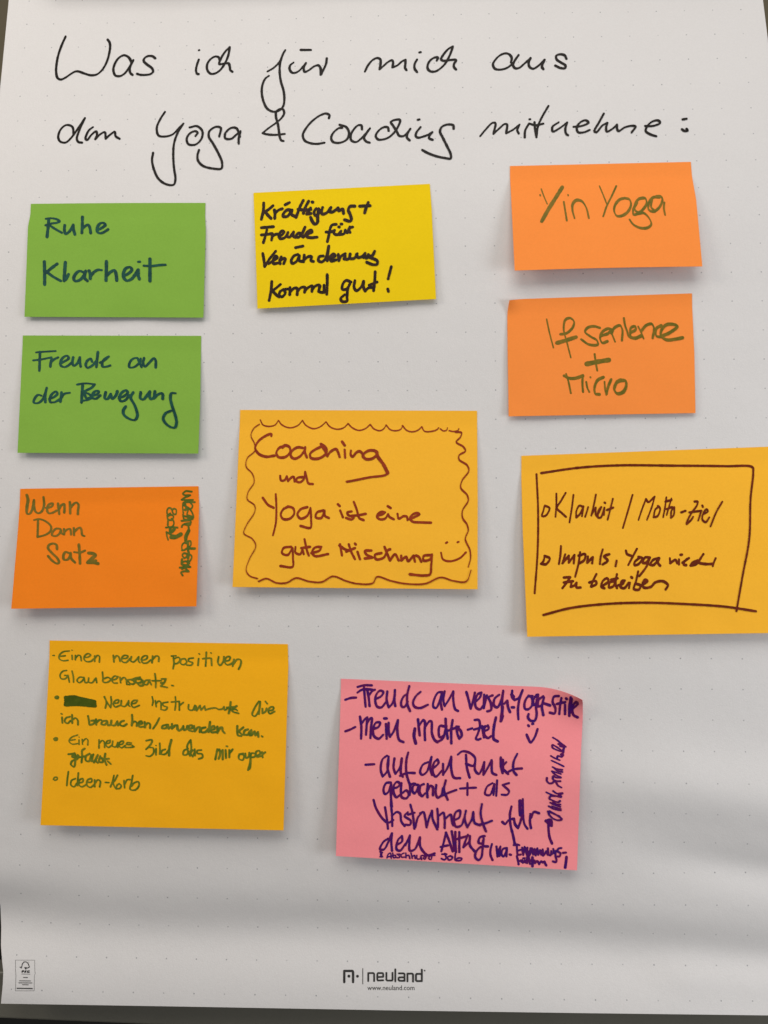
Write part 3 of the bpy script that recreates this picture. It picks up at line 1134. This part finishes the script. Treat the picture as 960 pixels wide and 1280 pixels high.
W('n_pink', 'smiley', P1, 570, 850, 6, 3.4, 4.6, -50, """
542,340 546,345
572,330 580,328
530,410 545,445 560,468 590,430 612,368""")
W('n_pink', 'auf', P1, 445, 925, 4.364, 3.0, 4.4, -50, """
52,135 100,132
170,85 145,105 135,160 145,200 170,170 178,90 172,150 185,200
210,100 205,150 215,185 240,150 250,100 245,180 255,200
285,68 275,110 275,180 290,235
240,195 280,180 320,180""")
W('n_pink', 'den', P1, 445, 925, 4.364, 3.0, 4.4, -50, """
395,120 365,135 350,175 360,190 385,175 410,95
412,92 405,150 415,190
415,160 450,125 445,105 425,125 420,180 435,200 470,165
475,130 475,190 500,150 520,90 520,160 535,205 568,208""")
W('n_pink', 'Punkt', P1, 445, 925, 4.364, 3.0, 4.4, -50, """
555,80 580,62 620,70 650,100 640,140 600,130
600,80 605,150 620,205
650,120 650,165 670,185 690,150 700,120 695,190
700,185 725,140 740,110 745,180 765,190
790,95 790,140 800,180
@4.5,5.5 800,110 800,150
820,120 800,150 830,185
880,75 860,120 860,170 875,190
820,180 860,160 905,155""")
W('n_pink', 'gebracht', P1, 445, 925, 4.364, 3.0, 4.4, -50, """
190,232 165,235 150,270 158,295 175,285 192,240 190,300 196,365
205,262 225,258 240,240 225,228 208,245 205,285 220,312 240,300
248,235 245,275 250,312 275,318 288,295 275,275 252,290
292,235 296,265 292,300
294,260 305,240 322,238
340,245 318,245 307,270 318,292 332,275 342,250 340,280 348,298
370,240 352,250 348,285 360,306 378,290
392,240 388,280 390,312
392,275 406,250 418,255 420,302
438,245 435,290 446,315 466,300 475,262
490,220 480,270 500,325
455,310 500,290 548,272""")
W('n_pink', 'plus_als', P1, 445, 925, 4.364, 2.8, 4.0, -50, """
568,265 610,262 655,260
608,235 608,300
745,235 715,255 705,295 730,300 755,240 750,300
770,220 765,305
835,235 800,245 835,280 825,298 795,298""")
W('n_pink', 'Instrument', P1, 460, 990, 6, 2.8, 4.2, -50, """
42,60 60,120 110,200 150,230 190,210
128,115 140,190 150,275
175,0 172,80 180,170 182,255
190,170 215,150 240,160 250,220 275,255
300,150 275,180 320,215 315,245 280,245
318,95 335,160 348,275
300,170 350,155
355,265 375,190 400,160
390,160 415,150 430,200 440,265
440,265 460,190 480,140
480,140 485,200 520,280
520,125 525,190 525,265
530,180 565,155 575,200 575,270
580,200 620,170 630,220 640,250
650,210 685,190 690,140 660,150 645,200 660,260 700,250 720,200
735,140 725,200 745,265 780,200 790,150 800,230 840,250
855,90 845,160 860,230 885,295
830,245 880,235 930,215""")
W('n_pink', 'für', P1, 600, 990, 8, 3.2, 4.6, -50, """
315,145 300,220 305,330 330,430 350,530
225,300 250,320 290,280 340,265
340,265 350,320 380,360 400,310 420,240
@4.8,6.0 400,90 400,160 405,230
@2.8,3.8 428,70 430,160 432,230 445,320 475,368
505,220 500,300 510,360
510,260 540,200 590,212""")
W('n_pink', 'den', P1, 460, 990, 6, 3.0, 4.4, -50, """
150,350 115,375 90,430 120,430 150,380 178,310
180,310 175,370 180,440
210,400 255,370 255,330 225,360 215,430 240,440 280,390
280,400 315,325 310,380 315,440 350,430 390,340 390,400 410,440 450,475 500,460""")
W('n_pink', 'Alltag', P1, 460, 990, 6, 3.0, 4.4, -50, """
585,305 570,370 550,445
585,305 610,370 635,445
545,412 600,400
628,295 640,370 650,440
655,300 655,370 660,450
685,300 685,370 685,450
660,355 745,330
750,320 730,370 715,415 760,370 765,330 765,400 800,445
875,330 840,340 830,380 855,385 868,350 860,420 850,490 830,510 805,490 810,450 850,410 900,408""")
W('n_pink', '(v.a.', P1, 600, 990, 8, 2.8, 4.2, -50, """
120,520 105,580 105,630 125,680
165,545 170,590 175,645
178,600 205,545 195,600 195,640
265,560 230,570 215,620 235,645 260,600 270,560 265,645
298,625 310,628""")
W('n_pink', 'Erinnerungs-', P1, 635, 1040, 11.29, 2.8, 3.8, -50, """
80,185 120,175 160,185
125,190 128,260 135,325
135,265 185,250
135,325 180,318
200,220 205,270 215,325 230,250 235,210 250,270 265,320 275,220
@3.4,4.4 250,230 280,280 300,330 320,230
310,320 340,230 355,320 375,240 385,320
390,330 400,260 415,230 425,320
430,320 455,255 470,320
470,320 490,245 495,335
510,325 540,270 560,320 565,230
565,240 575,320 600,330 610,270 620,310
640,240 650,300 680,260 670,330 685,400 675,425 635,415
755,225 715,235 700,270 740,300 725,345 700,345
775,295 820,290""")
W('n_pink', 'hütten', P1, 635, 1040, 11.29, 2.8, 4.0, -50, """
125,340 140,400 150,455
150,420 185,400 190,420
200,400 210,435 240,400 245,430
215,372 235,370
290,330 300,400 310,450
255,400 330,400
@4,5 345,360 345,480
350,440 375,400 380,440
385,440 410,410 430,430 440,455 470,415 490,430 515,415 525,445 540,470
270,350 270,440""")
W('n_pink', 'bracket_mark', P1, 600, 990, 8, 4.0, 5.2, -50, "865,650 860,700 852,755")
W('n_pink', 'Abschluss', P1, 465, 1040, 6.857, 1.9, 2.7, -50, """
68,170 90,175 75,190 90,212 68,212 85,190
@3,4 78,175 78,210
125,232 140,190 158,180 165,225
132,215 170,205
178,180 185,220 205,215 200,200 185,200
240,190 215,190 235,205 235,218 212,220
275,180 250,195 255,215 280,215
290,180 292,220
292,205 315,200 325,228
335,180 345,225
345,210 365,200 370,228
385,200 385,228 410,230 420,205 425,235
430,200 455,205 440,225 455,232 470,195
480,205 500,205 485,225 505,235 520,190 535,185
500,200 540,200""")
W('n_pink', 'Job', P1, 465, 1040, 6.857, 2.4, 3.4, -50, """
600,190 640,190
625,185 635,225 620,238 595,228
670,205 650,215 655,238 680,235 690,215 670,205
715,185 712,220 715,240 760,243 770,228 745,222 720,232""")
W('n_pink', 'auch_Seminar', P1, 660, 900, 8, 2.6, 3.8, 20, """
248,175 290,200 330,232 378,268
378,268 345,262 300,240
345,262 310,235
330,300 280,265 245,250 245,275 290,300 330,312 350,300 360,275 320,262
330,345 350,330 355,300
228,358 265,380 318,402
290,385 300,360 335,368 352,350
235,405 290,430 358,464
245,470 290,490 345,498
238,512 270,520 330,540
262,478 300,510 345,520
245,520 280,550 325,570
190,580 188,605 210,632 240,632 265,612 280,622 300,655 335,675
330,575 280,575 255,560 250,590 285,610 325,612
182,722 240,748 330,772
252,710 290,735 345,732
345,732 310,750 335,765
270,762 225,762 215,785 250,805 300,822 320,810
222,825 270,850 325,868
325,845 290,845 250,820
208,862 260,890 330,905
330,890 290,880 240,862
198,912 250,935 318,962
200,915 215,950 260,990 310,1003 338,992 310,965 260,935 215,910""")
W('n_pink', 'arrow', P1, 660, 900, 8, 3.4, 4.6, -50, """
240,1235 215,1170 205,1080 205,1030
@5.0,6.0 180,1010 225,1005 235,1055 205,1030
@5.0,6.0 195,1020 215,1025 225,1050""")
# ---- print of the sheet itself
W('sheet', 'printed_letter_mark', 'print', 400, 1190, 6, 3.0, 3.0, 0, """
@3.0,3.0 182,226 182,142 244,142 248,150 248,226
@3.6,3.6 217,180 217,182
@3.6,3.6 281,181 281,182
@0.9,0.9 321,124 321,240""")
W('sheet', 'printed_logotype', 'print', 400, 1190, 6, 2.3, 2.3, 0, """
362,218 362,158 400,158 406,164 406,218
474,212 434,214 430,208 430,166 436,158 470,158 474,164 474,186 432,188
498,156 498,208 504,214 540,214 544,208 544,156
565,130 565,220
592,160 628,160 634,166 634,216 596,216 590,210 590,194 596,190 632,190
656,220 656,162 692,162 698,168 698,222
764,132 764,218 726,218 720,212 720,170 726,164 762,164
@1.6,1.6 785,138 786,141""")
W('sheet', 'printed_stamp', 'print', 0, 1180, 12, 0.35, 0.35, 0, """
232,242 520,242 522,400 528,440 515,480 512,702 232,702 238,480 232,380 232,242
@1.0,1.0 300,345 320,362 335,300 360,268 395,268 420,290 442,345 415,360 370,350 385,378 400,355
@1.2,1.2 330,425 335,400 355,400
@1.2,1.2 330,412 350,412
@1.2,1.2 390,400 372,408 388,418 370,426
@1.2,1.2 440,402 412,405 412,425 438,425
@0.5,0.5 325,450 450,452
@0.5,0.5 430,270 435,275
@0.9,0.9 352,502 412,502
@0.8,0.8 292,552 460,554
@0.8,0.8 280,582 480,584
@0.8,0.8 335,610 425,612
@1.2,1.2 255,664 485,668""")

def spline(pts, step=0.7):
    """Catmull-Rom through the traced points"""
    if len(pts) == 1:
        return [pts[0], (pts[0][0] + 0.3, pts[0][1])]
    P = [pts[0]] + pts + [pts[-1]]
    out = []
    for k in range(1, len(P) - 2):
        p0, p1, p2, p3 = P[k - 1], P[k], P[k + 1], P[k + 2]
        d = math.hypot(p2[0] - p1[0], p2[1] - p1[1])
        if d < 1e-6: continue
        a0 = max(1e-3, math.hypot(p1[0] - p0[0], p1[1] - p0[1])) ** .5
        a1 = d ** .5
        a2 = max(1e-3, math.hypot(p3[0] - p2[0], p3[1] - p2[1])) ** .5
        n = max(2, int(d / step))
        for q in range(n):
            t = q / n
            res = []
            for c in (0, 1):
                # centripetal tangents
                if k == 1: m1 = (p2[c] - p1[c])
                else: m1 = a1 * ((p1[c] - p0[c]) / a0 - (p2[c] - p0[c]) / (a0 + a1) + (p2[c] - p1[c]) / a1)
                if k == len(P) - 3: m2 = (p2[c] - p1[c])
                else: m2 = a1 * ((p2[c] - p1[c]) / a1 - (p3[c] - p1[c]) / (a1 + a2) + (p3[c] - p2[c]) / a2)
                t2, t3 = t * t, t * t * t
                res.append((2*t3 - 3*t2 + 1) * p1[c] + (t3 - 2*t2 + t) * m1 + (-2*t3 + 3*t2) * p2[c] + (t3 - t2) * m2)
            out.append(tuple(res))
    out.append(pts[-1])
    return out

WN = [0]
WSC = {'sheet': 1.10, 'n_yellow': 0.84, 'n_pink': 0.80, 'n_green1': 0.92, 'n_green2': 0.82, 'n_amber1': 0.88, 'n_amber2': 0.86, 'n_amber3': 0.80, 'n_orange1': 0.95, 'n_orange2': 0.92, 'n_orange3': 0.90}

def pen_path(pts):
    """spline between the sharp reversals of the pen, straight into each of them"""
    runs, cur = [], [pts[0]]
    for k in range(1, len(pts)):
        cur.append(pts[k])
        if k < len(pts) - 1:
            a = (pts[k][0] - pts[k-1][0], pts[k][1] - pts[k-1][1]); b = (pts[k+1][0] - pts[k][0], pts[k+1][1] - pts[k][1])
            la, lb = math.hypot(*a), math.hypot(*b)
            if la > 0 and lb > 0 and (a[0]*b[0] + a[1]*b[1]) / (la * lb) < -0.45:
                runs.append(cur); cur = [pts[k]]
    runs.append(cur)
    out = []
    for r in runs:
        s = spline(r)
        out += s if not out else s[1:]
    return out

def straight_path(pts, step=0.7):
    out = [pts[0]]
    for p, q in zip(pts, pts[1:]):
        n = max(1, int(math.hypot(q[0]-p[0], q[1]-p[1]) / step))
        out += [(p[0] + (q[0]-p[0]) * k / n, p[1] + (q[1]-p[1]) * k / n) for k in range(1, n + 1)]
    return out

def lay_word(owner, text, ink, x0, y0, k, wmin, wmax, nib, strokes, mname=None):
    WN[0] += 1
    bvh = BVH[owner]
    nibr = math.radians(nib)
    V, F = [], []
    lift = [0.00016]
    def put(px, py, h):
        d = ray(px, py).normalized()
        hit = bvh.ray_cast(EYE, d)
        if hit[0] is None:
            return None
        return hit[0] - d * h
    def disc(px, py, r, n=10):
        lift[0] += 0.0000018
        base = len(V)
        ring = []
        for q in range(n):
            a = 2 * math.pi * q / n
            p = put(px + r * math.cos(a), py + r * math.sin(a), lift[0])
            if p is None: return
            ring.append(p)
        V.extend(ring); F.append(tuple(range(base + n - 1, base - 1, -1)))
    for line in strokes.strip().split('\n'):
        a, b = wmin, wmax
        pts = []
        for tok in line.split():
            if tok[0] == '@':
                a, b = [float(q) for q in tok[1:].split(',')]
                continue
            x, y = tok.split(',')
            pts.append((x0 + float(x) / k, y0 + float(y) / k))
        if len(pts) < 1: continue
        if len(pts) == 1: pts.append((pts[0][0] + 0.3, pts[0][1]))
        s = straight_path(pts) if ink == 'print' else pen_path(pts)
        n = len(s)
        # direction, width
        ws, dirs = [], []
        for q in range(n):
            p, r = s[max(0, q - 1)], s[min(n - 1, q + 1)]
            dx, dy = r[0] - p[0], r[1] - p[1]
            l = math.hypot(dx, dy) or 1e-6
            dirs.append((dx / l, dy / l))
            th = math.atan2(dy, dx)
            ws.append((a + (b - a) * abs(math.sin(th - nibr))) * WSC.get(owner, 1.0) if ink != 'print' else a)
        sm = []
        for q in range(n):
            lo, hi = max(0, q - 2), min(n, q + 3)
            w = sum(ws[lo:hi]) / (hi - lo)
            w *= 1.0 + (0.0 if ink == 'print' else 0.14) * noise.noise(Vector((s[q][0] * 0.25, s[q][1] * 0.25, WN[0] * 1.7)))
            w *= 1.0 + (0.0 if ink == 'print' else 0.09) * noise.noise(Vector((s[q][0] * 1.1, s[q][1] * 1.1, WN[0] * 0.7)))
            sm.append(w)
        prev = None
        for q in range(n):
            lift[0] += 0.0000004
            nx, ny = -dirs[q][1], dirs[q][0]
            r = sm[q] / 2
            A = put(s[q][0] + nx * r, s[q][1] + ny * r, lift[0])
            B = put(s[q][0] - nx * r, s[q][1] - ny * r, lift[0])
            if A is None or B is None:
                prev = None; continue
            V.extend((A, B))
            cur = len(V) - 2
            if prev is not None:
                turn = dirs[q][0] * dirs[q - 1][0] + dirs[q][1] * dirs[q - 1][1]
                F.append((prev, prev + 1, cur + 1, cur))
                if turn < 0.93:
                    disc(s[q][0], s[q][1], r)
            prev = cur
            if q == 0 or q == n - 1:
                disc(s[q][0], s[q][1], r * 0.98, 12)
        # round off every traced bend
    if not F: return
    kind = 'printed_mark' if ink == 'print' else 'handwritten_word'
    if text in ('drawn_box', 'wavy_frame', 'smiley', 'arrow', 'bullet_mark', 'crossed_out_word'):
        kind = {'drawn_box': 'drawn_box', 'wavy_frame': 'drawn_wavy_line', 'smiley': 'drawn_smiley', 'arrow': 'drawn_arrow', 'bullet_mark': 'bullet_mark', 'crossed_out_word': 'crossed_out_word'}[text]
    if text.endswith('_vertical'): ink = 'leaf'
    if text == 'crossed_out_word': ink = 'dark_moss'
    own = OWN[owner]
    o = mesh_obj(kind, V, F, INKS[ink], parent=own, origin=own.location, smooth=False)
    if kind == 'handwritten_word':
        o['label'] = 'handwritten "%s"' % text.replace('_vertical', '').replace('_', ' ').replace('and sign', '&').replace('bracket mark', '|').replace('slash', '/')
    elif kind == 'printed_mark':
        o['label'] = text.replace('_', ' ')

for rec in INK:
    lay_word(*rec)

# the small printed web address, in plain sans lettering
def printed_line(body, px, py, width_px, name, label, squash=1.0):
    c = bpy.data.curves.new(name, 'FONT')
    c.body = body; c.size = 1.0; c.resolution_u = 3
    tmp = bpy.data.objects.new(name, c); scene.collection.objects.link(tmp)
    dg = bpy.context.evaluated_depsgraph_get()
    me = bpy.data.meshes.new_from_object(tmp.evaluated_get(dg))
    bpy.data.objects.remove(tmp)
    xs = [v.co.x for v in me.vertices]
    x0, x1 = min(xs), max(xs)
    k = width_px / (x1 - x0)
    vs = []
    for v in me.vertices:
        d = ray(px + (v.co.x - x0) * k, py - v.co.y * k * squash).normalized()
        hit = sheet_bvh.ray_cast(EYE, d)[0]
        vs.append(hit - d * 0.00018)
    o = mesh_obj(name, vs, [tuple(p.vertices) for p in me.polygons], INKS['print'], parent=sheet, origin=sheet.location, smooth=False)
    o['label'] = label
printed_line('www.neuland.com', 459.3, 1237.6, 58.8, 'printed_web_address', 'small printed web address under the logotype', 1.1)

# ------------------------------------------------------------------ easel and room behind the sheet
def box(verts, faces, x0, x1, y0, y1, z0, z1, bev=0.0):
    b = len(verts)
    verts += [Vector(p) for p in ((x0, y0, z0), (x1, y0, z0), (x1, y1, z0), (x0, y1, z0), (x0, y0, z1), (x1, y0, z1), (x1, y1, z1), (x0, y1, z1))]
    faces += [tuple(b + q for q in f) for f in ((0, 3, 2, 1), (4, 5, 6, 7), (0, 1, 5, 4), (1, 2, 6, 5), (2, 3, 7, 6), (3, 0, 4, 7))]

easel = bpy.data.objects.new('flipchart_easel', None)
scene.collection.objects.link(easel)
easel.location = (0, D0 + 0.06, 0.0)
tag(easel, 'dark grey flipchart easel behind the sheet, its lower rail showing under the paper', 'easel')

def easel_part(name, dims, mat, tilt=0.0, yaw=0.0, roll=0.0, loc=(0, 0, 0), bevel=0.002):
    V, F = [], []
    w, d, h = dims
    box(V, F, -w/2, w/2, -d/2, d/2, -h/2, h/2)
    o = mesh_obj(name, V, F, mat, parent=easel, smooth=False)
    o.location = Vector(loc) - easel.location
    o.rotation_euler = (tilt, roll, yaw)
    m = o.modifiers.new('bevel', 'BEVEL'); m.width = bevel; m.segments = 3
    return o
rail_mat = plain('painted_steel_rail', (0.135, 0.130, 0.105), 0.42, 0.0, 0.12)
board_mat = plain('easel_board', (0.016, 0.015, 0.012), 0.6, 0.0, 0.2)
yaw = math.atan(-0.036)
easel_part('board', (0.60, 0.010, 0.80), board_mat, -math.atan(0.06), yaw, 0, (0.0, D0 + 0.030, EYE.z + 0.02))
easel_part('lower_rail', (1.00, 0.020, 0.040), rail_mat, 0, yaw, 0.019, (0.0, D0 + 0.006, EYE.z - 0.4195))
easel_part('paper_clamp', (0.625, 0.020, 0.030), rail_mat, 0, yaw, 0, (0.004, D0 + 0.046, EYE.z + 0.506))
easel_part('under_rail_shade', (1.00, 0.010, 0.30), board_mat, 0, yaw, 0.019, (0.0, D0 + 0.024, EYE.z - 0.50))  # added black sheet, stands in for the dark shade below the rail
easel_part('leg', (0.03, 0.03, 1.2), board_mat, 0, 0, 0, (-0.28, D0 + 0.10, 0.55 + 0.06))
easel_part('leg', (0.03, 0.03, 1.2), board_mat, 0, 0, 0, (0.28, D0 + 0.10, 0.55 + 0.06))

wall_mat = plain('dim_wall_paint', (0.155, 0.130, 0.080), 0.85, 0.0, 0.1, 3.0)
V, F = [], []
box(V, F, -3, 3, 1.5, 1.6, 0, 2.9)
w = mesh_obj('wall', V, F, wall_mat, smooth=False); tag(w, kind='structure')
floor_mat = plain('dark_carpet', (0.03, 0.027, 0.022), 0.95, 0.0, 0.3, 60.0)
V, F = [], []
box(V, F, -3, 3, -1.5, 1.5, -0.05, 0.0)
w = mesh_obj('floor', V, F, floor_mat, smooth=False); tag(w, kind='structure')
